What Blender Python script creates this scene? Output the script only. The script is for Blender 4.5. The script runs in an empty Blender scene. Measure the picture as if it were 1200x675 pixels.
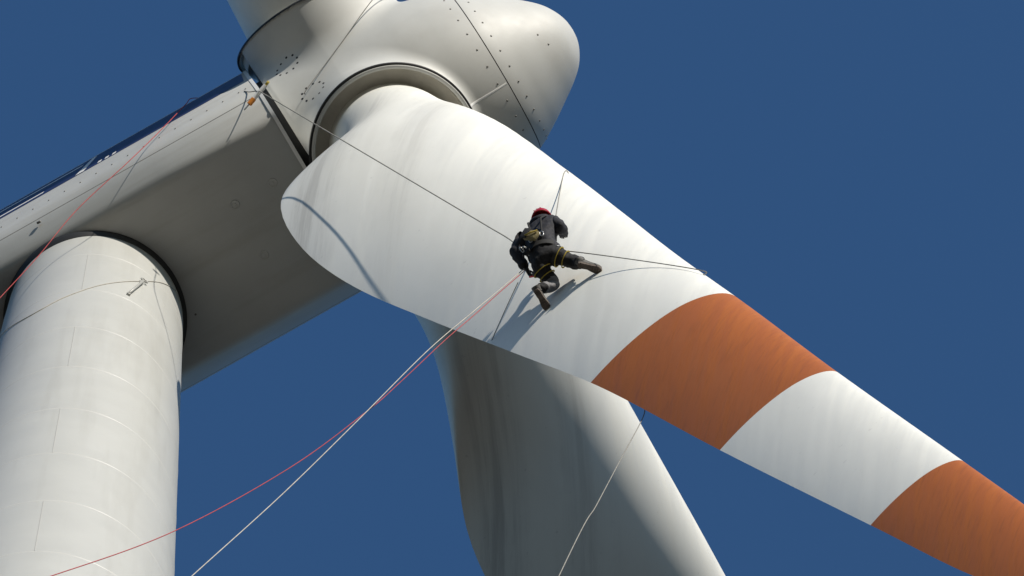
import bpy, bmesh, math, random
import numpy as np
from mathutils import Vector, Matrix
random.seed(7)
R = math.radians
scene = bpy.context.scene
C = scene.collection

# ------------------------------------------------------------------ camera
Z0 = 91.0                                   # height of the tower top (nacelle underside) above the ground
cam_d = bpy.data.cameras.new('camera'); cam = bpy.data.objects.new('camera', cam_d); C.objects.link(cam)
right = Vector((0.8693716521, 0.4930605974, -0.0329268553))
up = Vector((0.4874398236, -0.8446945984, 0.2211186420))
fwd = Vector((-0.0812117530, 0.2082841397, 0.9746909091))
mw = Matrix.Identity(4)
for i in range(3):
    mw[i][0] = right[i]; mw[i][1] = up[i]; mw[i][2] = -fwd[i]
mw[0][3], mw[1][3], mw[2][3] = 13.2611745, -16.3728368, Z0 - 89.4929932
cam.matrix_world = mw
cam_d.sensor_width = 36.0; cam_d.lens = 36.0 * 6997.458 / 1200.0
cam_d.clip_start = 1.0; cam_d.clip_end = 20000.0
scene.camera = cam
scene.render.resolution_x = 1024; scene.render.resolution_y = 576

# ------------------------------------------------------------------ sky and sun
SUN = Vector((1.0, -0.56, 0.35)).normalized()        # direction towards the sun
sun_el = math.asin(SUN.z); sun_az = math.atan2(SUN.x, SUN.y)
w = bpy.data.worlds.new('World'); scene.world = w; w.use_nodes = True
nt = w.node_tree; bg = nt.nodes['Background']
sky = nt.nodes.new('ShaderNodeTexSky'); sky.sky_type = 'NISHITA'; sky.sun_disc = False
sky.sun_elevation = sun_el; sky.sun_rotation = sun_az
sky.altitude = 600.0; sky.air_density = 1.6; sky.dust_density = 0.3; sky.ozone_density = 8.0
nt.links.new(sky.outputs[0], bg.inputs[0]); bg.inputs[1].default_value = 0.113
sl = bpy.data.lights.new('sun', 'SUN'); so = bpy.data.objects.new('sun', sl); C.objects.link(so)
sl.energy = 4.9; sl.angle = R(0.53); sl.color = (1.0, 0.925, 0.815)
so.rotation_euler = SUN.to_track_quat('Z', 'Y').to_euler(); so.location = (60, -30, 140)
scene.view_settings.view_transform = 'Standard'; scene.view_settings.look = 'None'
scene.view_settings.exposure = 0.12; scene.view_settings.gamma = 1.0
scene.view_settings.use_curve_mapping = False

# ------------------------------------------------------------------ helpers
def obj(name, verts, faces, mat, parent=None, smooth=True, auto=None):
    me = bpy.data.meshes.new(name); me.from_pydata([tuple(v) for v in verts], [], faces); me.update()
    if mat: me.materials.append(mat)
    o = bpy.data.objects.new(name, me); C.objects.link(o); o.parent = parent
    if smooth: me.polygons.foreach_set('use_smooth', [True] * len(me.polygons))
    if auto is not None:
        me.set_sharp_from_angle(angle=R(auto))
    return o
def tag(o, label, cat, group=None):
    o['label'] = label; o['category'] = cat
    if group: o['group'] = group
    return o
def empty(name, loc=(0, 0, 0)):
    o = bpy.data.objects.new(name, None); C.objects.link(o); o.location = loc; o.empty_display_size = .5
    return o
class MB:
    """collects geometry for one mesh"""
    def __init__(s): s.v = []; s.f = []
    def add(s, v, f):
        n = len(s.v); s.v += [Vector(q) for q in v]; s.f += [tuple(i + n for i in q) for q in f]; return s
    def xf(s, m): s.v = [m @ q for q in s.v]; return s
    def build(s, name, mat, parent=None, smooth=True, auto=None): return obj(name, s.v, s.f, mat, parent, smooth, auto)
    def lathe(s, prof, seg=64, m=None, closed=False):
        """prof = [(radius, height)], spun about local Z"""
        v = []; f = []; n = len(prof)
        for k in range(seg):
            a = 2 * math.pi * k / seg; c, sn = math.cos(a), math.sin(a)
            for r, h in prof: v.append(Vector((r * c, r * sn, h)))
        for k in range(seg):
            k2 = (k + 1) % seg
            for i in range(n if closed else n - 1):
                j = (i + 1) % n
                f.append((k * n + i, k2 * n + i, k2 * n + j, k * n + j))
        if m: v = [m @ q for q in v]
        return s.add(v, f)
    def tube(s, pts, rad, seg=8, cap=True):
        pts = [Vector(p) for p in pts]; n = len(pts); v = []; f = []
        rads = rad if isinstance(rad, (list, tuple)) else [rad] * n
        t = (pts[1] - pts[0]).normalized(); ref = Vector((0, 0, 1)) if abs(t.z) < .9 else Vector((1, 0, 0))
        u = t.cross(ref).normalized()
        for i, p in enumerate(pts):
            t = (pts[min(i + 1, n - 1)] - pts[max(i - 1, 0)]).normalized()
            u = (u - t * u.dot(t)).normalized(); w_ = t.cross(u)
            for k in range(seg):
                a = 2 * math.pi * k / seg; v.append(p + (u * math.cos(a) + w_ * math.sin(a)) * rads[i])
        for i in range(n - 1):
            for k in range(seg):
                k2 = (k + 1) % seg; f.append((i * seg + k, i * seg + k2, (i + 1) * seg + k2, (i + 1) * seg + k))
        if cap: f.append(tuple(range(seg - 1, -1, -1))); f.append(tuple((n - 1) * seg + k for k in range(seg)))
        return s.add(v, f)
    def box(s, sx, sy, sz, m=None, bev=0.0):
        bm = bmesh.new(); bmesh.ops.create_cube(bm, size=1.0)
        bmesh.ops.scale(bm, vec=(sx, sy, sz), verts=bm.verts)
        if bev: bmesh.ops.bevel(bm, geom=list(bm.edges), offset=bev, segments=2, profile=.5, affect='EDGES')
        bm.verts.ensure_lookup_table(); v = [q.co.copy() for q in bm.verts]; f = [tuple(x.index for x in q.verts) for q in bm.faces]
        bm.free()
        if m: v = [m @ q for q in v]
        return s.add(v, f)
def frame(origin, z, x=None):
    """matrix with local Z along z (and X close to x)"""
    z = Vector(z).normalized(); x = Vector(x) if x is not None else (Vector((1, 0, 0)) if abs(z.x) < .9 else Vector((0, 1, 0)))
    x = (x - z * x.dot(z)).normalized(); y = z.cross(x); m = Matrix.Identity(4)
    for i in range(3): m[i][0] = x[i]; m[i][1] = y[i]; m[i][2] = z[i]; m[i][3] = origin[i]
    return m
def lerp_table(tab, x):
    if x <= tab[0][0]: return tab[0][1]
    for (a, va), (b, vb) in zip(tab, tab[1:]):
        if x <= b:
            return va + (vb - va) * (x - a) / (b - a)
    return tab[-1][1]
def smooth_table(tab, x):
    """Catmull-Rom through the table"""
    n = len(tab)
    if x <= tab[0][0]: return tab[0][1]
    if x >= tab[-1][0]: return tab[-1][1]
    for i in range(n - 1):
        if x <= tab[i + 1][0]:
            x0, y0 = tab[i]; x1, y1 = tab[i + 1]; h = x1 - x0; t = (x - x0) / h
            def slope(k):
                if k == 0 or k == n - 1: j = min(max(k, 0), n - 2); return (tab[j + 1][1] - tab[j][1]) / (tab[j + 1][0] - tab[j][0])
                a = (tab[k][1] - tab[k - 1][1]) / (tab[k][0] - tab[k - 1][0]); b = (tab[k + 1][1] - tab[k][1]) / (tab[k + 1][0] - tab[k][0])
                return 0 if a * b <= 0 else 2 * a * b / (a + b)
            m0, m1 = slope(i) * h, slope(i + 1) * h
            return (2*t**3-3*t**2+1)*y0 + (t**3-2*t**2+t)*m0 + (-2*t**3+3*t**2)*y1 + (t**3-t**2)*m1
def sstep(a, b, x):
    t = min(1, max(0, (x - a) / (b - a))); return t * t * (3 - 2 * t)

# ------------------------------------------------------------------ materials
def mat(name, col, rough=.5, metal=0.0, var=0.0, scale=3.0, stretch=(1, 1, 1), dark=None, bump=0.0, bscale=40.0,
        coat=0.0, streak=None, spec=.5, speck=0.0):
    """painted / woven surface: base colour with soft mottling, optional streaks of grime, fine relief"""
    m = bpy.data.materials.new(name); m.use_nodes = True; t = m.node_tree; N = t.nodes; L = t.links
    p = N['Principled BSDF']; p.inputs['Roughness'].default_value = rough; p.inputs['Metallic'].default_value = metal
    p.inputs['Coat Weight'].default_value = coat; p.inputs['Specular IOR Level'].default_value = spec
    p.inputs['Base Color'].default_value = (*col, 1)
    tc = N.new('ShaderNodeTexCoord'); mp = N.new('ShaderNodeMapping'); mp.inputs['Scale'].default_value = stretch
    L.new(tc.outputs['Object'], mp.inputs[0])
    out = None
    def mixnode(fac, a, b):
        x = N.new('ShaderNodeMix'); x.data_type = 'RGBA'
        if isinstance(fac, float): x.inputs[0].default_value = fac
        else: L.new(fac, x.inputs[0])
        for k, s in ((6, a), (7, b)):
            if isinstance(s, tuple): x.inputs[k].default_value = (*s, 1)
            else: L.new(s, x.inputs[k])
        return x.outputs[2]
    def noise(sc, det, vec, lo, hi, rgh=.6):
        n = N.new('ShaderNodeTexNoise'); n.inputs['Scale'].default_value = sc; n.inputs['Detail'].default_value = det
        n.inputs['Roughness'].default_value = rgh; L.new(vec, n.inputs[0])
        r = N.new('ShaderNodeMapRange'); r.inputs[1].default_value = lo; r.inputs[2].default_value = hi; r.clamp = True
        L.new(n.outputs[0], r.inputs[0]); return r.outputs[0]
    cur = tuple(col)
    if var:
        d = dark or tuple(c * (1 - var) for c in col)
        cur = mixnode(noise(scale, 6, mp.outputs[0], .38, .68), cur, d)
    if streak:                                  # (colour, amount, scale, stretch vector, rotation, lo, hi)
        for (sc_, amt, scl, sv, rot, lo, hi) in streak:
            m2 = N.new('ShaderNodeMapping'); m2.inputs['Scale'].default_value = sv; m2.inputs['Rotation'].default_value = rot
            L.new(tc.outputs['Object'], m2.inputs[0])
            fac = noise(scl, 5, m2.outputs[0], lo, hi)
            mm = N.new('ShaderNodeMath'); mm.operation = 'MULTIPLY'; mm.inputs[1].default_value = amt; L.new(fac, mm.inputs[0])
            cur = mixnode(mm.outputs[0], cur, sc_)
    if not isinstance(cur, tuple): L.new(cur, p.inputs['Base Color'])
    if bump:
        n = N.new('ShaderNodeTexNoise'); n.inputs['Scale'].default_value = bscale; n.inputs['Detail'].default_value = 4
        L.new(mp.outputs[0], n.inputs[0]); b = N.new('ShaderNodeBump'); b.inputs['Strength'].default_value = bump; b.inputs['Distance'].default_value = .02
        L.new(n.outputs[0], b.inputs['Height']); L.new(b.outputs[0], p.inputs['Normal'])
    if var:
        r = N.new('ShaderNodeMapRange'); r.inputs[3].default_value = rough * .85; r.inputs[4].default_value = min(1, rough * 1.2)
        n = N.new('ShaderNodeTexNoise'); n.inputs['Scale'].default_value = scale * 2.3; L.new(mp.outputs[0], n.inputs[0])
        L.new(n.outputs[0], r.inputs[0]); L.new(r.outputs[0], p.inputs['Roughness'])
    return m
GRIME = (.30, .29, .27)
M = {}
M['tower'] = mat('tower paint', (.475, .48, .455), .40, var=.06, scale=.8, bump=.05, bscale=1.2,
                 streak=[((.34, .335, .30), .45, 1.5, (2.2, 2.2, .12), (0, 0, 0), .52, .80)])
M['weld'] = mat('weld bead paint', (.53, .53, .50), .34, var=.06, scale=6)
M['seam'] = mat('seam paint', (.40, .40, .375), .4)
M['nacelle'] = mat('nacelle gelcoat', (.487, .492, .472), .45, var=.08, scale=1.2, bump=.04, bscale=1.6,
                   streak=[((.32, .30, .25), .45, 1.3, (.25, 2.2, 2.2), (0, 0, 0), .50, .80)])
M['spinner'] = mat('spinner gelcoat', (.53, .535, .512), .54, var=.06, scale=1.5, bump=.03, bscale=2.0,
                   streak=[((.42, .40, .36), .35, 1.4, (1, 1, 1), (0, 0, 0), .50, .82)])
def blade_paint(name, col, grime, fine, rough, fine_amt, spec=.5):
    """gelcoat with run-off streaks that trail from the root towards the trailing edge, and fine rain marks"""
    m = bpy.data.materials.new(name); m.use_nodes = True; t = m.node_tree; N = t.nodes; L = t.links
    p = N['Principled BSDF']; p.inputs['Roughness'].default_value = rough; p.inputs['Specular IOR Level'].default_value = spec
    tc = N.new('ShaderNodeTexCoord'); sp = N.new('ShaderNodeSeparateXYZ'); L.new(tc.outputs['Object'], sp.inputs[0])
    def mth(op, a, b=None):
        n = N.new('ShaderNodeMath'); n.operation = op
        for i, q in enumerate((a, b)):
            if q is None: continue
            if isinstance(q, (int, float)): n.inputs[i].default_value = q
            else: L.new(q, n.inputs[i])
        return n.outputs[0]
    def rng(v, a, b, c=0.0, d=1.0):
        n = N.new('ShaderNodeMapRange'); n.interpolation_type = 'SMOOTHSTEP'; n.clamp = True; L.new(v, n.inputs[0])
        for i, q in enumerate((a, b, c, d)): n.inputs[i + 1].default_value = q
        return n.outputs[0]
    def nz(x, y, z, sc, det=5, rgh=.6):
        cb = N.new('ShaderNodeCombineXYZ')
        for i, q in enumerate((x, y, z)):
            if isinstance(q, (int, float)): cb.inputs[i].default_value = q
            else: L.new(q, cb.inputs[i])
        n = N.new('ShaderNodeTexNoise'); n.inputs['Scale'].default_value = sc; n.inputs['Detail'].default_value = det; n.inputs['Roughness'].default_value = rgh
        L.new(cb.outputs[0], n.inputs[0]); return n.outputs[0]
    def mix(f, a, b):
        x = N.new('ShaderNodeMix'); x.data_type = 'RGBA'; L.new(f, x.inputs[0])
        for k, q in ((6, a), (7, b)):
            if isinstance(q, tuple): x.inputs[k].default_value = (*q, 1)
            else: L.new(q, x.inputs[k])
        return x.outputs[2]
    X, Y, Z = sp.outputs
    u = mth('ADD', X, mth('MULTIPLY', Z, .40)); v = mth('MULTIPLY', Z, .13)
    soft = rng(nz(X, Y, mth('MULTIPLY', Z, .35), .9), .42, .72)
    cur = mix(mth('MULTIPLY', soft, .35), col, tuple(c * .86 for c in col))
    inner = mth('MULTIPLY', rng(Z, 2.0, 3.5), rng(Z, 15.0, 9.0))
    wob = mth('ADD', u, mth('MULTIPLY', nz(X, Y, Z, .8), .5))
    band = mth('MULTIPLY', rng(wob, .55, 1.25), rng(wob, 2.05, 1.35))            # the dirty run below the blade root
    band2 = mth('MULTIPLY', mth('MULTIPLY', rng(wob, 2.5, 2.9), rng(wob, 3.5, 3.0)), .6)
    st = rng(nz(mth('MULTIPLY', u, 3.0), mth('MULTIPLY', Y, .5), v, 1.6, 8, .68), .40, .66)
    f1 = mth('MULTIPLY', mth('MULTIPLY', mth('ADD', band, band2), inner), mth('ADD', mth('MULTIPLY', st, .65), .28))
    cur = mix(mth('MULTIPLY', f1, .85), cur, grime)
    f2 = mth('MULTIPLY', rng(nz(mth('MULTIPLY', u, 2.0), Y, v, 1.1, 8, .7), .50, .74), .14)
    cur = mix(f2, cur, grime)
    w2 = mth('ADD', mth('MULTIPLY', X, 1.0), mth('MULTIPLY', Z, .62))
    f3 = mth('MULTIPLY', rng(nz(mth('MULTIPLY', w2, 5.0), mth('MULTIPLY', Y, 2.0), mth('MULTIPLY', Z, .35), 4.5, 7, .78), .46, .72), fine_amt)
    cur = mix(f3, cur, fine)
    pit = mth('MULTIPLY', rng(nz(X, Y, Z, 9.0, 3, .5), .70, .76), .30)
    cur = mix(pit, cur, grime)
    L.new(cur, p.inputs['Base Color'])
    L.new(rng(st, 0, 1, rough * .9, min(1, rough * 1.25)), p.inputs['Roughness'])
    b = N.new('ShaderNodeBump'); b.inputs['Strength'].default_value = .06; b.inputs['Distance'].default_value = .02
    L.new(nz(X, Y, Z, 1.4, 3), b.inputs['Height']); L.new(b.outputs[0], p.inputs['Normal'])
    return m
M['blade'] = blade_paint('blade gelcoat', (.79, .788, .735), (.42, .415, .39), (.66, .655, .61), .45, .12)
M['orange'] = blade_paint('orange marking paint', (.395, .112, .017), (.20, .062, .014), (.23, .068, .013), .50, .58, .35)
M['seam_dark'] = mat('grey joint sealant', (.22, .215, .195), .6)
M['black'] = mat('black rubber seal', (.012, .012, .012), .6)
M['darkmetal'] = mat('dark bolt steel', (.16, .155, .14), .5, .4)
M['steel'] = mat('galvanised steel', (.45, .45, .44), .38, .8, var=.15, scale=20)
M['inner'] = mat('blade bearing grey', (.56, .53, .46), .5, var=.15, scale=3)
M['blue'] = mat('blue stripe paint', (.014, .022, .085), .4, var=.1, scale=3)
M['white'] = mat('white lettering film', (.78, .78, .76), .4)
M['flange'] = mat('sunlit front edge white', (.80, .80, .78), .35)

# ------------------------------------------------------------------ ground
gm = mat('stubble field', (.066, .050, .033), .95, var=.4, scale=.03, dark=(.041, .034, .021), bump=.3, bscale=2.0,
         streak=[((.08, .062, .04), .6, .4, (1, 1, 1), (0, 0, 0), .45, .7)])
gv = []; gf = []; n = 60
for i in range(n + 1):
    for j in range(n + 1):
        u, v_ = i / n * 2 - 1, j / n * 2 - 1
        x = math.copysign(abs(u) ** 2.2, u) * 6000; y = math.copysign(abs(v_) ** 2.2, v_) * 6000
        d = math.hypot(x, y)
        h = sstep(80, 900, d) * (14 * math.sin(x * .0021 + 1) * math.cos(y * .0017) - 8) + sstep(700, 2600, d) * (120 + 50 * math.sin(x * .0011 + 2) * math.sin(y * .0013))  # far hills, out of view, added to block the bright horizon sky
        gv.append((x, y, h))
for i in range(n):
    for j in range(n):
        a = i * (n + 1) + j; gf.append((a, a + n + 1, a + n + 2, a + 1))
g = obj('ground', gv, gf, gm); g['kind'] = 'structure'

# ------------------------------------------------------------------ wind turbine
turb = empty('wind_turbine')
tag(turb, 'white wind turbine with orange banded blades seen from below against blue sky', 'wind turbine')
# --- tower
RT, KT = 1.35, 0.0128
def tower_r(z): return RT + KT * (Z0 - z)                 # z in world metres
seams = [Z0 - 1.45 - 2.54 * k for k in range(35)]
tw = MB(); tw.lathe([(tower_r(0) + .25, 0), (tower_r(0) + .25, .35), (tower_r(.35) + .02, .42), (tower_r(2.2), seams[-1] - .002)], 96)
tower = tw.build('tower', M['tower'], turb, auto=30)
tops = [Z0] + seams
for k in range(len(tops) - 1):
    z1, z0 = tops[k], tops[k + 1]
    s = MB(); s.lathe([(tower_r(z0), z0), (tower_r(z1), z1)], 128); s.build('tower_section', M['tower'], tower)
for k, z in enumerate(seams):
    r = tower_r(z); s = MB()
    s.lathe([(r - .004, z - .022), (r + .0012, z - .016), (r + .0032, z), (r + .0012, z + .016), (r - .004, z + .022)], 128)
    s.build('weld_seam', M['weld'], tower)
for k in range(len(seams) - 1):                            # upright plate seams, turned from shell to shell
    az = R(-61.8) if k % 2 == 0 else R(118 + 7 * (k % 3)); pts = []
    v = []; f = []
    for i, z in enumerate((seams[k] - .03, seams[k + 1] + .03)):
        r = tower_r(z)
        for da, dr in ((-.009, -.003), (-.004, .004), (.004, .004), (.009, -.003)):
            v.append(((r + dr) * math.cos(az + da / r), (r + dr) * math.sin(az + da / r), z))
    f = [(0, 1, 5, 4), (1, 2, 6, 5), (2, 3, 7, 6)]
    obj('plate_seam', v, f, M['seam'], tower, smooth=False)
# tower door at the foot, out of the frame
dm = frame((math.cos(R(30)) * (tower_r(1.6) + .02), math.sin(R(30)) * (tower_r(1.6) + .02), 1.55), (math.cos(R(30)), math.sin(R(30)), 0), (0, 0, 1))
d = MB(); d.box(2.1, .9, .12, dm, .03); d.build('tower_door', M['nacelle'], tower, smooth=False)
# yaw seal: the black gap between tower and nacelle
s = MB(); s.lathe([(RT - .02, Z0 - .10), (RT + .055, Z0 - .02), (RT + .070, Z0 + .10)], 128); s.build('yaw_seal', M['black'], tower)

# --- nacelle
TILT = R(7.78); LEAN = R(7.0)
def section():
    """closed outline of the nacelle in (y, z), z above the underside; counter-clockwise"""
    pts = []
    def arc(cy, cz, r, a0, a1, n):
        for i in range(n + 1):
            a = R(a0 + (a1 - a0) * i / n); pts.append((cy + r * math.cos(a), cz + r * math.sin(a)))
    low = [(1.24, 0), (1.33, .012), (1.40, .045), (1.47, .11), (1.55, .21), (1.63, .32), (1.70, .43), (1.755, .55), (1.787, .68), (1.80, .83)]
    pts += low
    arc(1.20, 2.62, .60, 0, 90, 12)
    arc(-1.20, 2.62, .60, 90, 180, 12)
    pts += [(-y, z) for y, z in reversed(low)]
    return pts
sec = section(); ns = len(sec)
nb = MB(); NX0, NX1 = -6.6, 4.0
stations = [(NX0 - .0, .80), (NX0 + .12, .93), (NX0 + .5, 1.0), (0, 1.0), (2, 1.0), (NX1 - .03, 1.0), (NX1, .992)]
v = []; f = []
for x, sc in stations:
    for (y, z) in sec:
        zz = 1.75 + (z - 1.75) * sc; lean = -(zz * math.tan(LEAN)) * sstep(1.0, 4.0, x)
        v.append((x + lean, y * sc, Z0 + .04 + zz))
for i in range(len(stations) - 1):
    for k in range(ns):
        k2 = (k + 1) % ns; f.append((i * ns + k, i * ns + k2, (i + 1) * ns + k2, (i + 1) * ns + k))
f.append(tuple(range(ns - 1, -1, -1))); f.append(tuple((len(stations) - 1) * ns + k for k in range(ns)))
nb.add(v, f); nac = nb.build('nacelle', M['nacelle'], turb, auto=35)
def ZN(z): return Z0 + .04 + z
# front edge ring, whitened to paint in the sun on the front face
v = []; f = []
ctr = Vector((0, 0, 1.75))
for i, (dx, sc) in enumerate(((-.045, 1.004), (.012, 1.004), (.012, .80))):
    for (y, z) in sec:
        zz = 1.75 + (z - 1.75) * sc; v.append((NX1 + dx - zz * math.tan(LEAN), y * sc, ZN(zz)))
for i in range(2):
    for k in range(ns):
        k2 = (k + 1) % ns; f.append((i * ns + k, i * ns + k2, (i + 1) * ns + k2, (i + 1) * ns + k))
obj('sunlit_front_edge', v, f, M['flange'], nac, auto=40)
# blue stripes on both flanks with white lettering film
for sy in (-1, 1):
    y = sy * 1.8035
    v = [(NX0 + .55, y, ZN(1.86)), (3.66, y, ZN(1.86)), (3.60, y, ZN(2.60)), (NX0 + .55, y, ZN(2.60))]
    st = obj('blue_stripe', v, [(0, 1, 2, 3) if sy < 0 else (3, 2, 1, 0)], M['blue'], nac, smooth=False)
    def film(pl):
        yy = sy * 1.8065; vv = [(a, yy, ZN(b)) for a, b in pl]
        vv += [(a, sy * 1.8045, ZN(b)) for a, b in pl]; k = len(pl)
        ff = [tuple(range(k)), tuple(range(2 * k - 1, k - 1, -1))] + [(i, i + k, (i + 1) % k + k, (i + 1) % k) for i in range(k)]
        obj('white_film', vv, ff, M['white'], nac, smooth=False)
    film([(.62, 1.90), (.76, 1.90), (1.00, 2.56), (.91, 2.56)])
    film([(-1.2, 2.38), (.72, 2.38), (.75, 2.45), (-1.2, 2.45)])
    film([(-1.2, 2.00), (.02, 2.00), (.05, 2.07), (-1.2, 2.07)])
    for q in range(3): film([(1.02 + q * .13, 1.90), (1.08 + q * .13, 1.90), (1.10 + q * .13, 2.02), (1.04 + q * .13, 2.02)])
for sy in (-1, 1):                                           # joint between the lower and upper shell
    v = [(x, sy * y, ZN(z)) for x in (NX0 + .5, 3.75) for y, z in ((1.7200, .478), (1.7285, .487), (1.7330, .497), (1.7295, .499))]
    obj('panel_seam', v, [(0, 1, 5, 4), (1, 2, 6, 5), (2, 3, 7, 6)], M['seam_dark'], nac, smooth=False)
# bolts along the flank
bolt = MB(); bolt.lathe([(.0, .010), (.010, .010), (.016, .005), (.018, 0)], 10)
bolt_me = None
def dup_mesh(me, name, m, parent):
    o = bpy.data.objects.new(name, me); C.objects.link(o); o.parent = parent; o.matrix_world = m; return o
b0 = bolt.build('bolt', M['darkmetal'], nac); bolt_me = b0.data
b0.matrix_world = frame((3.70, -1.80, ZN(1.10)), (0, -1, 0))
for k in range(36):
    x = 3.58 - .283 * k
    if x < NX0 + .6: break
    dup_mesh(bolt_me, 'bolt', frame((x, -1.80, ZN(1.10)), (0, -1, 0)), nac)
for k in range(36):
    x = 3.58 - .283 * k
    if x < NX0 + .6: break
    dup_mesh(bolt_me, 'bolt', frame((x, 1.80, ZN(1.10)), (0, 1, 0)), nac)
# drain caps underneath
capm = MB(); capm.lathe([(0, .010), (.018, .010), (.022, .004), (.052, .004), (.056, .014), (.070, .014), (.075, 0)], 28)
c0 = None
for (x, y) in ((3.44, -.51), (2.77, -.50), (2.76, .41)):
    m = frame((x, y, ZN(0) - .001), (0, 0, -1))
    if c0 is None: c0 = capm.build('drain_cap', M['nacelle'], nac, auto=30); c0.matrix_world = m
    else: dup_mesh(c0.data, 'drain_cap', m, nac)
dup_mesh(bolt_me, 'bolt', frame((1.38, .69, ZN(0)), (0, 0, -1)), nac)
s = MB(); s.box(.07, .035, .035, frame((-.02, -1.70, ZN(.36)), (0, -.8, -.6)), .012); s.build('side_fitting', M['darkmetal'], nac)

# --- rotor
A = Vector((math.cos(TILT), 0, math.sin(TILT)))             # rotor axis, upwind
H = Vector((4.927, 0, Z0 + 2.269))                             # hub centre
CONE = R(3.02)
side = Vector((0, 1, 0)); upv = A.cross(side)               # A x Y
if upv.z < 0: upv = -upv
def bdir(az):                                                # az measured from straight down, towards +Y
    rad = (-upv) * math.cos(az) + side * math.sin(az)
    return (rad * math.cos(CONE) + A * math.sin(CONE)).normalized(), rad
AZ = [R(.62), R(120.62), R(240.62)]
PROF = [(-1.08, 1.70), (-1.0, 1.73), (-.5, 1.745), (.3, 1.745), (1.0, 1.70), (1.6, 1.60), (2.15, 1.42), (2.55, 1.18), (2.9, .93), (3.15, .74), (3.34, .56), (3.47, .36), (3.54, .17), (3.56, 0.0)]
SEAM_U = 2.15
RIM, HB = 1.26, 2.05                                          # blade collar radius and its height above the hub centre
bd = [bdir(a) for a in AZ]
def hub_radii(u, th):
    """spinner radius with the three collar bosses blended in (numpy arrays)"""
    base = np.interp(u, PU, PR); rad = -np.array(upv)[None] * np.cos(th)[:, None] + np.array(side)[None] * np.sin(th)[:, None]
    ax = np.array(A)[None] * u[:, None]; bs = [np.array(b) for b, _ in bd]; kk = .22
    def field(r):
        P = ax + rad * r[:, None]; d = r - base
        for b in bs:
            hgt = P @ b; rho = np.linalg.norm(P - hgt[:, None] * b, axis=1)
            c = np.where(hgt > 0, np.maximum(rho - (RIM + .07), hgt - HB), 9.)
            x = np.clip(.5 + .5 * (d - c) / kk, 0, 1); d = d * (1 - x) + c * x - kk * x * (1 - x)
        return d
    lo = base * .98 - .05; hi = np.full_like(base, 2.75)
    r = hi.copy()                               # march in from outside
    for _ in range(60): r = np.maximum(r - np.maximum(field(r), 0) * .6, lo)
    P = ax + rad * r[:, None]; pits = []
    for b in bs:
        hgt = P @ b; rho = np.linalg.norm(P - hgt[:, None] * b, axis=1)
        pits.append((hgt > HB - .2) & (rho < RIM + .045))
    global PIT; PIT = pits[0] | pits[1] | pits[2]
    return np.maximum(r, .001)
PU = np.linspace(-1.08, 3.56, 600); PR = np.array([max(.001, smooth_table(PROF, x)) for x in PU])
def hub_radius(u, th): return float(hub_radii(np.array([u]), np.array([th]))[0])
NU, NT = 200, 420
us = [-1.08 + (SEAM_U + 1.08) * i / NU for i in range(NU + 1)]
YAW = .055                                                    # the nose sits a touch towards the far side
def skew(P):
    u = (P - H).dot(A); return P + side * (YAW * max(u, 0))
def hub_pt(u, th, off=0.0):
    rad = (-upv) * math.cos(th) + side * math.sin(th)
    return skew(H + A * u + rad * (hub_radius(u, th) + off))
v = []; f = []
uu, tt = np.meshgrid(np.array(us), np.arange(NT) * 2 * math.pi / NT, indexing='ij')
rr = hub_radii(uu.ravel(), tt.ravel()); HOLE = PIT.copy()
for u, th, r in zip(uu.ravel(), tt.ravel(), rr):
    v.append(skew(H + A * float(u) + ((-upv) * math.cos(th) + side * math.sin(th)) * float(r)))
for i in range(NU):
    for k in range(NT):
        k2 = (k + 1) % NT; q = (i * NT + k, (i + 1) * NT + k, (i + 1) * NT + k2, i * NT + k2)
        if not any(HOLE[j] for j in q): f.append(q)                # open inside the blade collars
base_i = len(v)                                              # closed back
for k in range(NT):
    th = 2 * math.pi * k / NT; rad = (-upv) * math.cos(th) + side * math.sin(th); v.append(H + A * -1.05 + rad * 1.25)
for k in range(NT):
    k2 = (k + 1) % NT; f.append((k, k2, base_i + k2, base_i + k))
spin = obj('spinner', v, f, M['spinner'], turb, auto=60)
# nose cone with its joint
prof = [(smooth_table(PROF, SEAM_U + .016) - .03, SEAM_U + .012)]
for i in range(60):
    u = SEAM_U + .016 + (3.56 - SEAM_U - .016) * (1 - (1 - i / 59) ** 1.6); prof.append((max(0.0005, smooth_table(PROF, u)), u))
mA = frame(H, A, (0, 0, 1))
s = MB(); s.lathe(prof, 128, mA); s.v = [skew(q) for q in s.v]; s.build('nose_cone', M['spinner'], spin, auto=50)
r_ = smooth_table(PROF, SEAM_U); s = MB(); s.lathe([(r_ - .012, SEAM_U - .02), (r_ - .014, SEAM_U + .03)], 128, mA); s.v = [skew(q) for q in s.v]; s.build('joint_gap', M['black'], spin)
s = MB(); s.lathe([(1.62, -1.42), (1.62, -1.04)], 96, mA); s.build('rotor_neck', M['black'], spin)
# pale joint strip from the lower collar to the nose joint
v = []; f = []; th0 = AZ[0]
for i in range(13):
    u = 1.44 + (SEAM_U - .01 - 1.44) * i / 12
    for dth, off in ((-.012, 0.001), (-.008, .0035), (.008, .0035), (.012, .001)): v.append(hub_pt(u, th0 + dth, off))
for i in range(12):
    for k in range(3): f.append((i * 4 + k, i * 4 + k + 1, (i + 1) * 4 + k + 1, (i + 1) * 4 + k))
obj('joint_strip', v, f, M['white'], spin)
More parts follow.
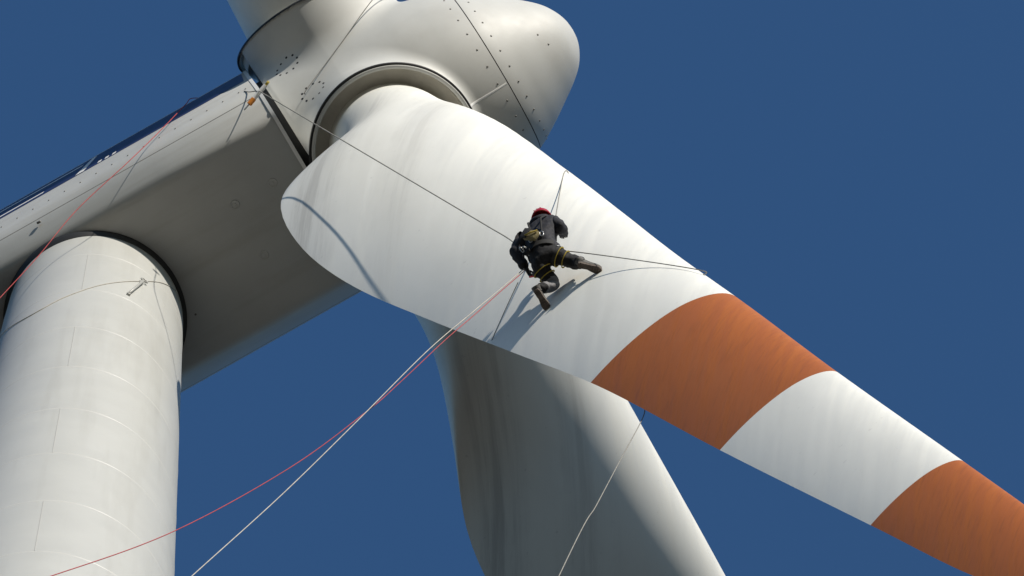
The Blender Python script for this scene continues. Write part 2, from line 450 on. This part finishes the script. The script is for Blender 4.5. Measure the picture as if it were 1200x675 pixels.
# bolts on both sides of the nose joint, two at the tip, and the groups of vent holes
def on_hub(u, th):
    p = hub_pt(u, th); a = hub_pt(u + .01, th) - hub_pt(u - .01, th); b = hub_pt(u, th + .01) - hub_pt(u, th - .01)
    nrm = a.cross(b).normalized(); rad = (-upv) * math.cos(th) + side * math.sin(th)
    if nrm.dot(rad) < 0: nrm = -nrm
    return frame(p - nrm * .002, nrm)
for k in range(30):
    th = R(4 + 12 * k)
    dup_mesh(bolt_me, 'bolt', on_hub(SEAM_U + .17, th), spin)
    dup_mesh(bolt_me, 'bolt', on_hub(SEAM_U - .14, th + R(6)), spin)
for du, dt in ((2.98, -22), (3.05, -8)): dup_mesh(bolt_me, 'bolt', on_hub(du, R(dt)), spin)
vent_me = None
for cu, ct in ((-.62, -74), (-.50, -46)):
    for k in range(10):
        a = 2 * math.pi * k / 10
        m = on_hub(cu + .20 * math.cos(a), R(ct) + .085 * math.sin(a))
        if vent_me is None:
            s = MB(); s.lathe([(0, .003), (.020, .003), (.022, 0)], 10); o = s.build('vent_hole', M['black'], spin); vent_me = o.data; o.matrix_world = m
        else: dup_mesh(vent_me, 'vent_hole', m, spin)
# blade collars
for (b, rk) in bd:
    m = frame(H + b * HB, b, A)
    s = MB(); s.lathe([(RIM + .050, -.05), (RIM + .046, .016), (RIM + .036, .024), (RIM - .004, .024), (RIM - .012, .016), (RIM - .014, -.06)], 128, m)
    col = s.build('blade_collar', M['spinner'], spin, auto=50)
    s = MB(); s.lathe([(RIM + .086, -.03), (RIM + .080, .006), (RIM + .070, .010), (RIM + .046, .008)], 128, m); s.build('collar_seal', M['black'], spin)
    s = MB(); s.lathe([(RIM - .004, -.05), (RIM - .016, -.20), (RIM - .05, -.215), (.9, -.22)], 128, m); s.build('bearing_wall', M['inner'], spin, auto=40)

# --- blades (local X upwind chord, local Y the rounded side, local Z towards the tip)
LEt = [(1.3, 1.0), (2.4, 1.04), (4.5, 1.20), (7.0, 1.31), (10.0, 1.208), (14.0, 1.014), (18.0, 0.841), (22.0, 0.725), (27.0, 0.543), (33.0, 0.376), (36.0, 0.286), (37.6, .19), (38.3, 0.01)]
TEt = [(1.3, 1.0), (2.4, 1.02), (3.0, 1.04), (3.5, 1.08), (4, 1.22), (4.5, 1.49), (5, 1.82), (5.5, 2.11), (6, 2.35), (6.5, 2.53), (7, 2.63), (8, 2.69), (9, 2.68), (10, 2.61), (12, 2.36), (14, 2.06), (16, 1.84), (18.5, 1.60), (22.0, 1.30), (27.0, 1.073), (33.0, 0.778), (36.0, 0.636), (37.6, .42), (38.3, 0.02)]
TWt = [(1.3, 44), (3.3, 43), (4, 39), (4.5, 35), (5, 32), (6, 28.8), (7, 24.8), (8, 20.9), (9, 17.8), (10, 15.0), (12, 10), (15, 5.0), (18, 3.4), (21.5, 2.4), (28.0, -0.78), (38.3, -3.12)]
THt = [(1.3, 2), (2.3, 2), (3.2, 1.94), (4.2, 1.86), (5.5, 1.74), (7, 1.57), (10, 1.20), (14, .83), (18, .58), (21.5, .44), (27, .29), (33, .19), (37, .10), (38.3, .012)]
NSEC = 72
def foil(s):
    """half-thickness of the section (max 0.5) at fraction s of the chord"""
    if s < .34: return .5 * math.sqrt(max(0.0, 1 - ((.34 - s) / .34) ** 2))
    return .5 * (1 - ((s - .34) / .66) ** 1.75)
def sm(tab, r, wmax=.75):
    w_ = min(wmax, max(0.0, (r - 1.7) * .5), max(0.0, (38.3 - r) * .7))
    if w_ < .02: return smooth_table(tab, r)
    return sum(smooth_table(tab, r + w_ * q / 3) * (4 - abs(q)) for q in range(-3, 4)) / 16
SEC_CACHE = {}
def blade_pt(r, ph):
    if r not in SEC_CACHE: SEC_CACHE[r] = (sm(LEt, r), sm(TEt, r), sm(THt, r), R(sm(TWt, r)))
    le, te, t, tw_ = SEC_CACHE[r]
    w_ = sstep(2.4, 7.0, r)
    x = (le - te) / 2 + (le + te) / 2 * math.cos(ph); s = (1 - math.cos(ph)) / 2
    ye = t / 2 * math.sin(ph)
    up_ = math.sin(ph) >= 0; h = foil(s) * t
    ya = h * (1.30 if up_ else -.70) + .10 * t * math.sin(math.pi * s) * 0
    y = ye * (1 - w_) + ya * w_
    return Vector((x * math.cos(tw_) + y * math.sin(tw_), -x * math.sin(tw_) + y * math.cos(tw_), r))
BANDS = [(1.30, 21.48, 'blade'), (21.48, 27.09, 'orange'), (27.09, 32.70, 'blade'), (32.70, 38.3, 'orange')]
def band_mesh(r0, r1, name, m, cap0, cap1):
    if r0 < 2:
        rs = [1.30 + .9 * i / 4 for i in range(4)] + [2.2 + 4.8 * i / 32 for i in range(32)] + [7 + (r1 - 7) * i / 36 for i in range(37)]
    else: rs = [r0 + (r1 - r0) * i / 22 for i in range(23)]
    v = []; f = []
    for r in rs:
        for k in range(NSEC): v.append(blade_pt(r, 2 * math.pi * (k + .0) / NSEC))
    for i in range(len(rs) - 1):
        for k in range(NSEC):
            k2 = (k + 1) % NSEC; f.append((i * NSEC + k, i * NSEC + k2, (i + 1) * NSEC + k2, (i + 1) * NSEC + k))
    if cap1: f.append(tuple((len(rs) - 1) * NSEC + k for k in range(NSEC)))
    me = bpy.data.meshes.new(name); me.from_pydata([tuple(q) for q in v], [], f); me.update(); me.materials.append(m)
    me.polygons.foreach_set('use_smooth', [True] * len(me.polygons)); me.set_sharp_from_angle(angle=R(60))
    return me
meshes = [band_mesh(r0, r1, 'blade' if i == 0 else ('orange_band' if c == 'orange' else 'white_band'), M[c], False, r1 > 38) for i, (r0, r1, c) in enumerate(BANDS)]
blades = []
blade_labels = ['blade hanging straight down beside the rope climber', 'blade with its shaded underside, behind the climber\'s blade', 'blade reaching up and out of the picture at the top left']
for (b, rk), lab, pitch in zip(bd, blade_labels, (0, 8.5, 0)):
    m = frame(H, b, A) @ Matrix.Rotation(R(-pitch), 4, 'Z')                                        # local X = upwind
    o = bpy.data.objects.new('blade', meshes[0]); C.objects.link(o); o.parent = turb; o.matrix_world = m; o['label'] = lab
    for me in meshes[1:]:
        c = bpy.data.objects.new(me.name, me); C.objects.link(c); c.parent = o
    blades.append(o)

# ------------------------------------------------------------------ the rope technician
M['cloth'] = mat('navy work jacket', (.012, .013, .021), .8, var=.4, scale=9, bump=.35, bscale=22)
M['trouser'] = mat('black work trousers', (.007, .007, .009), .85, var=.4, scale=10, bump=.35, bscale=25)
M['helmet'] = mat('red helmet shell', (.42, .018, .030), .28, var=.12, scale=12)
M['skin'] = mat('skin', (.45, .25, .17), .5)
M['strap'] = mat('yellow webbing', (.36, .27, .030), .8, var=.3, scale=30)
M['webbing'] = mat('black webbing', (.012, .012, .012), .8)
M['bag'] = mat('olive tool bag canvas', (.20, .165, .075), .85, var=.35, scale=14, bump=.3, bscale=40)
M['sole'] = mat('worn rubber sole', (.115, .090, .074), .85, var=.35, scale=25, bump=.3, bscale=60)
M['boot'] = mat('grey leather boot', (.085, .082, .076), .65, var=.35, scale=18, bump=.2, bscale=40)
M['knee'] = mat('grey knee patch', (.20, .20, .21), .8, var=.35, scale=20)
M['glove'] = mat('black work glove', (.022, .022, .022), .75)
M['red_metal'] = mat('red anodised metal', (.42, .02, .02), .3, .5)
J = dict(pelvis=(7.60, -.57, 76.09), spine=(7.65, -.66, 76.30), chest=(7.70, -.79, 76.55), neck=(7.74, -.85, 76.75), head=(7.765, -.855, 76.85), crown=(7.775, -.86, 76.95),
         shL=(7.50, -.78, 76.60), elL=(7.29, -.77, 76.38), wrL=(7.31, -.57, 76.235), hdL=(7.325, -.53, 76.20),
         shR=(7.91, -.81, 76.61), elR=(7.96, -.75, 76.43), wrR=(7.93, -.62, 76.66), hdR=(7.92, -.61, 76.72),
         hipL=(7.49, -.55, 76.03), knL=(7.56, -.22, 75.86), anL=(7.355, -.37, 75.63), hipR=(7.71, -.57, 76.05), knR=(7.95, -.33, 75.90), anR=(8.01, -.40, 75.63))
RAD = dict(pelvis=.185, spine=.182, chest=.208, neck=.095, head=.098, crown=.080, shL=.128, elL=.098, wrL=.062, hdL=.036, shR=.125, elR=.092, wrR=.062, hdR=.036,
           hipL=.136, knL=.092, anL=.074, hipR=.136, knR=.092, anR=.074)
J = {k: Vector(q) for k, q in J.items()}
tech = empty('person', (7.6, -.3, 75.5))
tag(tech, 'person in dark work clothes, red helmet and harness hanging on ropes against the white blade', 'person')
def adopt(o): o.parent = tech; o.matrix_parent_inverse = tech.matrix_basis.inverted(); return o
names = list(J); edges = [('pelvis', 'spine'), ('spine', 'chest'), ('chest', 'neck'), ('neck', 'head'), ('head', 'crown'), ('chest', 'shL'), ('shL', 'elL'), ('elL', 'wrL'), ('wrL', 'hdL'),
                          ('chest', 'shR'), ('shR', 'elR'), ('elR', 'wrR'), ('wrR', 'hdR'), ('pelvis', 'hipL'), ('hipL', 'knL'), ('knL', 'anL'), ('pelvis', 'hipR'), ('hipR', 'knR'), ('knR', 'anR')]
me = bpy.data.meshes.new('body'); me.from_pydata([tuple(J[k]) for k in names], [(names.index(a), names.index(b)) for a, b in edges], []); me.update()
bo = bpy.data.objects.new('body', me); C.objects.link(bo)
sk = bo.modifiers.new('skin', 'SKIN'); sk.use_smooth_shade = True
for k, nme in enumerate(names):
    me.skin_vertices[0].data[k].radius = (RAD[nme], RAD[nme]); me.skin_vertices[0].data[k].use_root = (nme == 'pelvis')
sb = bo.modifiers.new('subsurf', 'SUBSURF'); sb.levels = sb.render_levels = 3
bpy.context.view_layer.update()
ev = bpy.data.meshes.new_from_object(bo.evaluated_get(bpy.context.evaluated_depsgraph_get()))
bo.modifiers.clear(); bo.data = ev; ev.name = 'body'
ev.materials.clear()
for k in ('cloth', 'trouser', 'skin', 'knee'): ev.materials.append(M[k])
ax_t = (J['neck'] - J['pelvis']).normalized()
rnd = random.Random(3)
from mathutils import noise as mnoise
for vv in ev.vertices:                                       # folds in the cloth
    p = vv.co; k = mnoise.noise(p * 8.0) * .024 + mnoise.noise(p * 19.0) * .013 + mnoise.noise(p * 40.0) * .005
    h = (p - J['neck']).dot(ax_t)
    if h < .02: vv.co = p + vv.normal * k
for p in ev.polygons:
    c = p.center; h = (c - J['pelvis']).dot(ax_t); p.use_smooth = True
    if (c - J['neck']).dot(ax_t) > .015 and (c - J['head']).length < .2: p.material_index = 2
    elif h < .06: p.material_index = 1
    else: p.material_index = 0
    if (c - J['knL'].lerp(J['anL'], .25)).length < .15 and (c - J['hipL']).length > .27 and p.material_index == 1: p.material_index = 3
adopt(bo)
# face and ears, turned to the blade
hf = frame(J['head'], (.05, .93, -.1), (0, 0, 1))             # local Z forward, X up
s = MB(); s.lathe([(.0, .128), (.010, .122), (.016, .105), (.018, .085)], 10, hf @ Matrix.Translation((-.01, 0, 0))); adopt(s.build('nose', M['skin']))
for sy in (-1, 1):
    s = MB(); s.lathe([(.0, .012), (.018, .010), (.026, .0), (.020, -.012)], 12, frame(J['head'] + Vector((sy * .098, -.005, 0)), (sy, 0, 0), (0, 0, 1)) @ Matrix.Diagonal((1.3, .8, 1, 1))); adopt(s.build('ear', M['skin']))
# helmet
hz = Vector((.10, -.22, .97)).normalized(); hm = frame(J['head'] + hz * .035, hz, (0, 1, 0))
s = MB(); s.lathe([(.0, .150), (.035, .147), (.070, .134), (.100, .108), (.120, .070), (.130, .025), (.134, -.012), (.140, -.018), (.139, -.026), (.126, -.024), (.122, .03), (.09, .10), (0, .135)], 36, hm @ Matrix.Diagonal((1.12, 1, 1, 1)))
helmet = adopt(s.build('helmet', M['helmet'], auto=50))
s = MB()
for k in range(-1, 2):
    s.tube([hm @ Vector((.14 * math.cos(a) * 1.08, k * .045, .150 * math.sin(a) + .004 - abs(k) * .008)) for a in [R(20 + 14 * i) for i in range(11)]], .005, 6)
r_ = s.build('helmet_ridges', M['helmet']); r_.parent = helmet; r_.matrix_parent_inverse = helmet.matrix_world.inverted() if False else Matrix.Identity(4)
# collar roll and hood on the jacket
s = MB(); nf = frame(J['neck'] - ax_t * .015, ax_t, (1, 0, 0))
s.tube([nf @ Vector((.105 * math.cos(a), .105 * math.sin(a), .02 * math.cos(a * 2))) for a in [2 * math.pi * i / 20 for i in range(21)]], .052, 10); adopt(s.build('jacket_collar', M['cloth']))
# boots
def boot(heel, toe, ankle, name):
    heel, toe, ankle = Vector(heel), Vector(toe), Vector(ankle); L_ = (toe - heel).length; xd = (toe - heel).normalized()
    zd = (ankle - heel); zd = (zd - xd * zd.dot(xd)).normalized(); m = frame(heel, zd, xd)
    st = [(.00, .030, .085), (.02, .040, .105), (.07, .044, .110), (.12, .040, .100), (.17, .044, .080), (.22, .050, .066), (.265, .047, .056), (.292, .034, .045), (.302, .014, .034)]
    s = MB(); v = []; f = []; n = 14
    for x, hw, hh in st:
        for k in range(n):
            a = 2 * math.pi * k / n; c, sn = math.cos(a), math.sin(a)
            y = hw * math.copysign(abs(c) ** .7, c); z = .028 + hh / 2 + hh / 2 * math.copysign(abs(sn) ** .75, sn)
            v.append(m @ Vector((x * L_ / .3, y, z)))
    for i in range(len(st) - 1):
        for k in range(n): f.append((i * n + k, i * n + (k + 1) % n, (i + 1) * n + (k + 1) % n, (i + 1) * n + k))
    f.append(tuple(range(n - 1, -1, -1))); f.append(tuple((len(st) - 1) * n + k for k in range(n)))
    s.add(v, f)
    sh0 = m @ Vector((.055, 0, .08)); s.tube([sh0, sh0.lerp(ankle, .6), ankle + (ankle - sh0).normalized() * .03], [.054, .058, .064], 14)
    b = adopt(s.build('boot', M['boot'], auto=60))
    out = [(.0, .0), (.005, .024), (.03, .036), (.08, .036), (.13, .034), (.18, .042), (.225, .050), (.265, .047), (.295, .032), (.312, .0)]
    ring = [(x, y) for x, y in out] + [(x, -y) for x, y in reversed(out[1:-1])]
    v = [m @ Vector((x * L_ / .3, y * 1.06, .004 if .10 < x < .14 else -.006)) for x, y in ring] + [m @ Vector((x * L_ / .3, y * 1.06, .034)) for x, y in ring]; k = len(ring)
    so_ = obj('sole', v, [tuple(range(k)), tuple(range(2 * k - 1, k - 1, -1))] + [(i, i + k, (i + 1) % k + k, (i + 1) % k) for i in range(k)], M['sole'], None, smooth=False)
    s = MB()
    for q in range(9):
        x = .02 + .031 * q; w_ = lerp_table(out, x) * .85
        if w_ > .01 and not .09 < x < .15: s.box(.014, 2 * w_, .008, m @ Matrix.Translation((x * L_ / .3, 0, -.0105)))
    tr = s.build('sole_tread', M['sole'], None, smooth=False)
    tr['kind'] = 'stuff'
    for c_ in (so_, tr): c_.parent = b; c_.matrix_parent_inverse = Matrix.Identity(4)
    lc = MB()
    for q in range(4):
        x = .10 + .03 * q; lc.tube([m @ Vector((x, -.03, .128 - .2 * q * .05)), m @ Vector((x, 0, .142 - .2 * q * .06)), m @ Vector((x, .03, .128 - .2 * q * .05))], .004, 5)
    l_ = lc.build('laces', M['webbing']); l_.parent = b; l_.matrix_parent_inverse = Matrix.Identity(4)
    return b
boot((7.345, -.385, 75.535), (7.355, -.085, 75.50), J['anL'], 'boot')
boot((7.965, -.405, 75.535), (8.185, -.185, 75.50), J['anR'], 'boot')
# gloves: palm and five bent fingers
def glove(wr, fwd_, palm_n, curl):
    fwd_ = Vector(fwd_).normalized(); m = frame(wr, Vector(palm_n), fwd_)   # local X along the hand, Z out of the palm's back
    s = MB()
    v = []; f = []; n = 12
    for x, hw, th in ((-.02, .032, .026), (.02, .038, .024), (.06, .044, .020), (.095, .040, .015), (.105, .03, .008)):
        for k in range(n):
            a = 2 * math.pi * k / n; v.append(m @ Vector((x, hw * math.cos(a), th * math.sin(a))))
    for i in range(4):
        for k in range(n): f.append((i * n + k, i * n + (k + 1) % n, (i + 1) * n + (k + 1) % n, (i + 1) * n + k))
    f.append(tuple(range(n - 1, -1, -1))); f.append(tuple(4 * n + k for k in range(n))); s.add(v, f)
    for y, ln in ((-.031, .068), (-.010, .080), (.011, .075), (.031, .060)):
        p = Vector((.092, y, 0)); pts = [p]; a = 0
        for seg in (.42, .32, .26):
            a += curl; p = p + Vector((math.cos(a), 0, -math.sin(a))) * ln * seg; pts.append(p)
        s.tube([m @ q for q in pts], [.0115, .0110, .0100, .0075], 8)
    s.tube([m @ Vector(q) for q in ((.025, -.034, -.005), (.050, -.055, -.020), (.072, -.056, -.042), (.088, -.048, -.056))], [.014, .0125, .0115, .008], 8)
    return adopt(s.build('glove', M['glove']))
glove(J['hdL'], (.10, .70, -.55), (-.85, .2, .3), .75)
glove(J['hdR'], (-.15, .25, .90), (.3, -.8, .3), .75)
# harness: belt, thigh loops, shoulder straps, tool bag, karabiners
def loop(center, axis, r, wid, m_, name, ell=1.0, xdir=None, thick=.010):
    s = MB(); mm = frame(center, axis, xdir); s.lathe([(r, -wid / 2), (r + thick, -wid / 2 + .004), (r + thick, wid / 2 - .004), (r, wid / 2)], 36, mm @ Matrix.Diagonal((ell, 1, 1, 1)))
    return adopt(s.build(name, m_, auto=40))
loop(J['pelvis'].lerp(J['spine'], .42), ax_t, .182, .085, M['webbing'], 'waist_belt', 1.12, (1, 0, 0), .014)
for a, b in (('hipL', 'knL'), ('hipR', 'knR')):
    d_ = (J[b] - J[a]).normalized()
    loop(J[a].lerp(J[b], .20), d_, .124, .050, M['webbing'], 'thigh_loop', thick=.013)
    loop(J[a].lerp(J[b], .20) + d_ * .028, d_, .1265, .012, M['strap'], 'yellow_strap', thick=.016)
    loop(J[a].lerp(J[b], .52), d_, .106, .014, M['strap'], 'yellow_strap', thick=.015)
bk = (ax_t.cross(Vector((1, 0, 0)))).normalized()
if bk.y > 0: bk = -bk                                          # out of the person's back
lf = Vector((-1, 0, 0)) + ax_t * ax_t.x; lf.normalize()
for sx in (-1, 1):
    pts = [J['pelvis'] + ax_t * .16 + bk * .19 + lf * sx * .05, J['spine'] + ax_t * .08 + bk * .195 + lf * sx * .07, J['chest'] + bk * .21 + lf * sx * .09, J['chest'] + ax_t * .13 + bk * .12 + lf * sx * .12, J['chest'] + ax_t * .165 + lf * sx * .12]
    s = MB(); s.tube(pts, .013, 8); adopt(s.build('shoulder_strap', M['webbing']))
bagm = frame(J['spine'] + bk * .255 + lf * .055 - ax_t * .02, bk, (lf * .8 + ax_t * .55))
s = MB(); s.box(.20, .14, .075, bagm, .022); bag = adopt(s.build('tool_bag', M['bag'], auto=40))
s = MB(); s.box(.10, .165, .030, bagm @ Matrix.Translation((.078, 0, .038)), .010); fl = s.build('bag_flap', M['webbing'], auto=40); fl.parent = bag; fl.matrix_parent_inverse = Matrix.Identity(4)
s = MB(); s.tube([bagm @ Vector((-.10, -.05, .05)), bagm @ Vector((-.02, .01, .062)), bagm @ Vector((.05, .05, .052))], .010, 6); st_ = s.build('bag_strap', M['strap']); st_.parent = bag; st_.matrix_parent_inverse = Matrix.Identity(4)
def krab(p, ax, ln=.11, wd=.055, m_=None):
    mm = frame(p, ax); pts = []
    for i in range(21):
        a = 2 * math.pi * i / 20; pts.append(mm @ Vector((wd / 2 * math.cos(a), (ln / 2) * math.sin(a) - ln / 2, 0)))
    s = MB(); s.tube(pts, .0080, 7); return adopt(s.build('karabiner', m_ or M['steel']))
hb = J['pelvis'].lerp(J['spine'], .42)
krab(hb + Vector((.20, .0, -.02)), (.3, -.8, .2)); krab(hb + Vector((.16, .10, -.14)), (.5, -.5, .6)); krab(hb + Vector((.11, .09, -.16)), (-.4, -.6, .6))
krab(hb + bk * .20 + lf * .10 + ax_t * .16, bk, .10, .05); krab(hb + bk * .20 - lf * .06 + ax_t * .19, bk, .10, .05); krab(hb + bk * .19 + lf * .17, (.6, -.5, .2)); krab(hb + bk * .17 + lf * .21 - ax_t * .05, (.7, -.3, .5))
s = MB()
for k in range(5):                                             # slings and small gear hanging from the belt at the back
    p = hb + bk * (.185 - .01 * k) + lf * (.12 + .025 * k) - ax_t * .01; s.tube([p, p + bk * .025 - ax_t * .06, p + bk * .01 - ax_t * (.10 + .02 * (k % 3))], .011, 6)
adopt(s.build('gear_slings', M['webbing']))
dm_ = frame(J['hdL'] + Vector((.035, .10, -.09)), (.3, -.9, .2), (.55, .35, -.75))
s = MB(); s.box(.135, .050, .030, dm_, .010); s.tube([dm_ @ Vector((.04, .02, 0)), dm_ @ Vector((.08, .05, 0)), dm_ @ Vector((.12, .045, 0))], .010, 6); adopt(s.build('descender', M['red_metal'], auto=40))

# ------------------------------------------------------------------ ropes
M['rope_grey'] = mat('grey rope', (.26, .25, .225), .9, var=.3, scale=8)
M['rope_white'] = mat('white rope', (.50, .47, .41), .9, var=.25, scale=8)
M['rope_red'] = mat('red rope', (.42, .060, .065), .9, var=.3, scale=8)
M['rope_dark'] = mat('dark rope', (.060, .058, .055), .9, var=.3, scale=8)
def spline(pts, n=14):
    pts = [Vector(p) for p in pts]; P = [pts[0] * 2 - pts[1]] + pts + [pts[-1] * 2 - pts[-2]]; out = []
    for i in range(1, len(P) - 2):
        a, b, c, d = P[i - 1], P[i], P[i + 1], P[i + 2]
        for k in range(n):
            t = k / n; out.append(.5 * (2 * b + (c - a) * t + (2 * a - 5 * b + 4 * c - d) * t * t + (-a + 3 * b - 3 * c + d) * t ** 3))
    out.append(pts[-1]); return out
def rope(pts, m_, label, rad=.0095, group=None, n=14):
    s = MB(); s.tube(spline(pts, n), rad, 6); return tag(s.build('rope', m_), label, 'rope', group)
GX = 'ropes rigged for the climber'
hand = J['hdL'] + Vector((.02, .07, -.06))
rope([(3.68, -1.805, 92.0), (3.78, -1.81, 91.65), (3.963, -1.838, 91.1), (4.2, -1.941, 89.63), (4.8, -1.676, 87.285), (5.4, -1.411, 84.941), (6.0, -1.147, 82.596), (6.6, -0.882, 80.251), (6.95, -0.727, 78.883), (7.25, -.67, 77.45), (7.42, -.58, 76.30)], M['rope_grey'],
     'grey rope stretched from the nacelle front edge across the blade root to the climber', .008, GX)
rope([J['pelvis'] + Vector((.16, .05, .10)), (7.98, -.46, 76.03), (9.318, .040, 73.96), (9.345, .16, 73.93), (9.2, .30, 73.95)], M['rope_grey'], 'grey rope running right from the climber\'s hip to the blade edge', .0075, GX, 20)
rope([J['chest'] + Vector((.10, .16, .10)), (7.86, -.70, 76.95), (7.955, -.165, 82.29), (7.99, -.02, 82.40), (7.9, .25, 82.42)], M['rope_grey'], 'short grey rope from above the red helmet up to the blade edge', .0070, GX, 20)
rope([(7.299, -0.565, 76.15), (6.958, -0.661, 75.3), (6.637, -0.779, 74.4), (6.049, -1.031, 72.5), (5.252, -1.365, 69.5), (4.493, -1.818, 66.0), (3.784, -2.43, 62.0), (3.207, -3.164, 57.5), (1.2, -5.2, 46.0), (-1.0, -7.5, 30.0), (-4.5, -12.0, .05)], M['rope_white'],
     'white rope dropping straight from the climber to the lower left', .0058, GX)
rope([(7.3, -0.546, 76.12), (6.957, -0.636, 75.3), (6.624, -0.735, 74.4), (6.244, -.93, 73.0), (5.721, -1.123, 71.3), (5.332, -1.294, 70.0), (4.534, -1.709, 67.5), (3.628, -2.588, 63.6), (2.899, -3.649, 59.8), (2.272, -4.896, 55.5), (-4.0, -9.5, 45.0), (-9.0, -16.0, 22.0), (-13.0, -22.0, .05)], M['rope_red'],
     'thin red rope sagging from the climber across the front of the tower', .0055, GX)
rope([(7.155, -0.475, 76.02), (6.823, -.222, 76.1), (6.50, .035, 76.18), (6.46, .075, 76.19)], M['rope_grey'], 'thin grey line from the climber\'s left hand down to the lower blade edge', .0055, GX, 6)
rope([(8.085, 0.458, 70.9), (8.142, 0.424, 70.2), (7.983, -.287, 66.0), (7.853, -.983, 62.0), (7.726, -2.073, 56.0), (7.2, -7.5, 25.0), (7.0, -12.0, .05)], M['rope_grey'],
     'grey rope hanging from the lower blade edge down past the shaded blade', .0062, GX)
rope([(2.95, -1.55, 94.30), (2.72, -1.815, 93.85), (2.60, -1.84, 93.42), (2.168, -1.87, 92.168), (1.714, -1.92, 90.85), (.852, -1.889, 89.5), (0.188, -1.785, 88.2), (-0.436, -1.727, 87.0), (-1.166, -1.734, 85.0), (-3.5, -4.0, 70.0), (-9.0, -9.0, 30.0), (-12.0, -12.0, .05)], M['rope_red'],
     'red rope falling from the nacelle roof past the tower top', .0066, GX)
rope([(6.9, -1.95, 94.3), (6.128, -1.90, 93.3), (5.303, -1.619, 92.6), (4.544, -1.362, 91.95), (4.47, -1.30, 91.98)], M['rope_grey'], 'thin grey rope lying against the spinner near its vent holes', .0075, GX)
STK0, STK1 = (3.769, -1.76, 90.993), (4.096, -1.86, 91.14)
s = MB(); s.tube([STK0, STK1], .034, 12); pr = empty('rope_protector', STK0); tag(pr, 'short white tube with an orange end on the rope at the nacelle front edge', 'rope protector')
def kid(o, p): o.parent = p; o.matrix_parent_inverse = p.matrix_basis.inverted(); return o
kid(s.build('tube', M['white'], auto=40), pr)
M['orange_cap'] = mat('orange tape', (.75, .26, .03), .5)
a_ = (Vector(STK1) - Vector(STK0)).normalized()
s = MB(); s.tube([Vector(STK0) - a_ * .02, Vector(STK0) + a_ * .09], .041, 12); kid(s.build('orange_end', M['orange_cap'], auto=40), pr)
s = MB(); s.tube([Vector(STK0) - a_ * .02, Vector(STK0) - a_ * .14], .012, 8); kid(s.build('tail', M['white']), pr)
s = MB(); s.tube([Vector(STK1), Vector(STK1) + a_ * .08], .022, 8); kid(s.build('brown_end', M['strap']), pr)
# bracket and a thin pale line round the tower
def on_tower(az, z, off=0.0): r = tower_r(z) + off; return Vector((r * math.cos(az), r * math.sin(az), z))
arc = [(-140, 88.3), (-125.4, 87.4), (-90, 86.19), (-69.3, 86.63), (-50, 87.42), (-28.9, 88.5), (-9, 89.82), (9, 90.85)]
arc_pts = [(a, smooth_table(arc, a)) for a in range(-140, 10, 3)]
rope([on_tower(R(a), z, .007) for a, z in arc_pts], M['rope_white'], 'thin pale line looped round the tower below the nacelle', .0060, n=2)
br = empty('tower_bracket', on_tower(R(-30), 88.2)); tag(br, 'small steel bracket fixed to the tower below the nacelle', 'bracket')
s = MB(); s.tube([on_tower(R(-33.5), 87.3, .03), on_tower(R(-25.5), 88.55, .05)], .022, 8); kid(s.build('arm', M['seam']), br)
s = MB(); cp = on_tower(R(-24.5), 88.7, .04); mm = frame(cp, (cp.x, cp.y, 0)); s.tube([mm @ Vector((.055 * math.cos(a), .055 * math.sin(a), 0)) for a in [2 * math.pi * i / 16 for i in range(17)]], .014, 8); kid(s.build('eye', M['seam']), br)
for a, z in ((-33.5, 87.3), (-26, 88.5)):
    s = MB(); s.box(.06, .06, .05, frame(on_tower(R(a), z, .012), (math.cos(R(a)), math.sin(R(a)), 0)), .01); kid(s.build('foot', M['seam']), br)
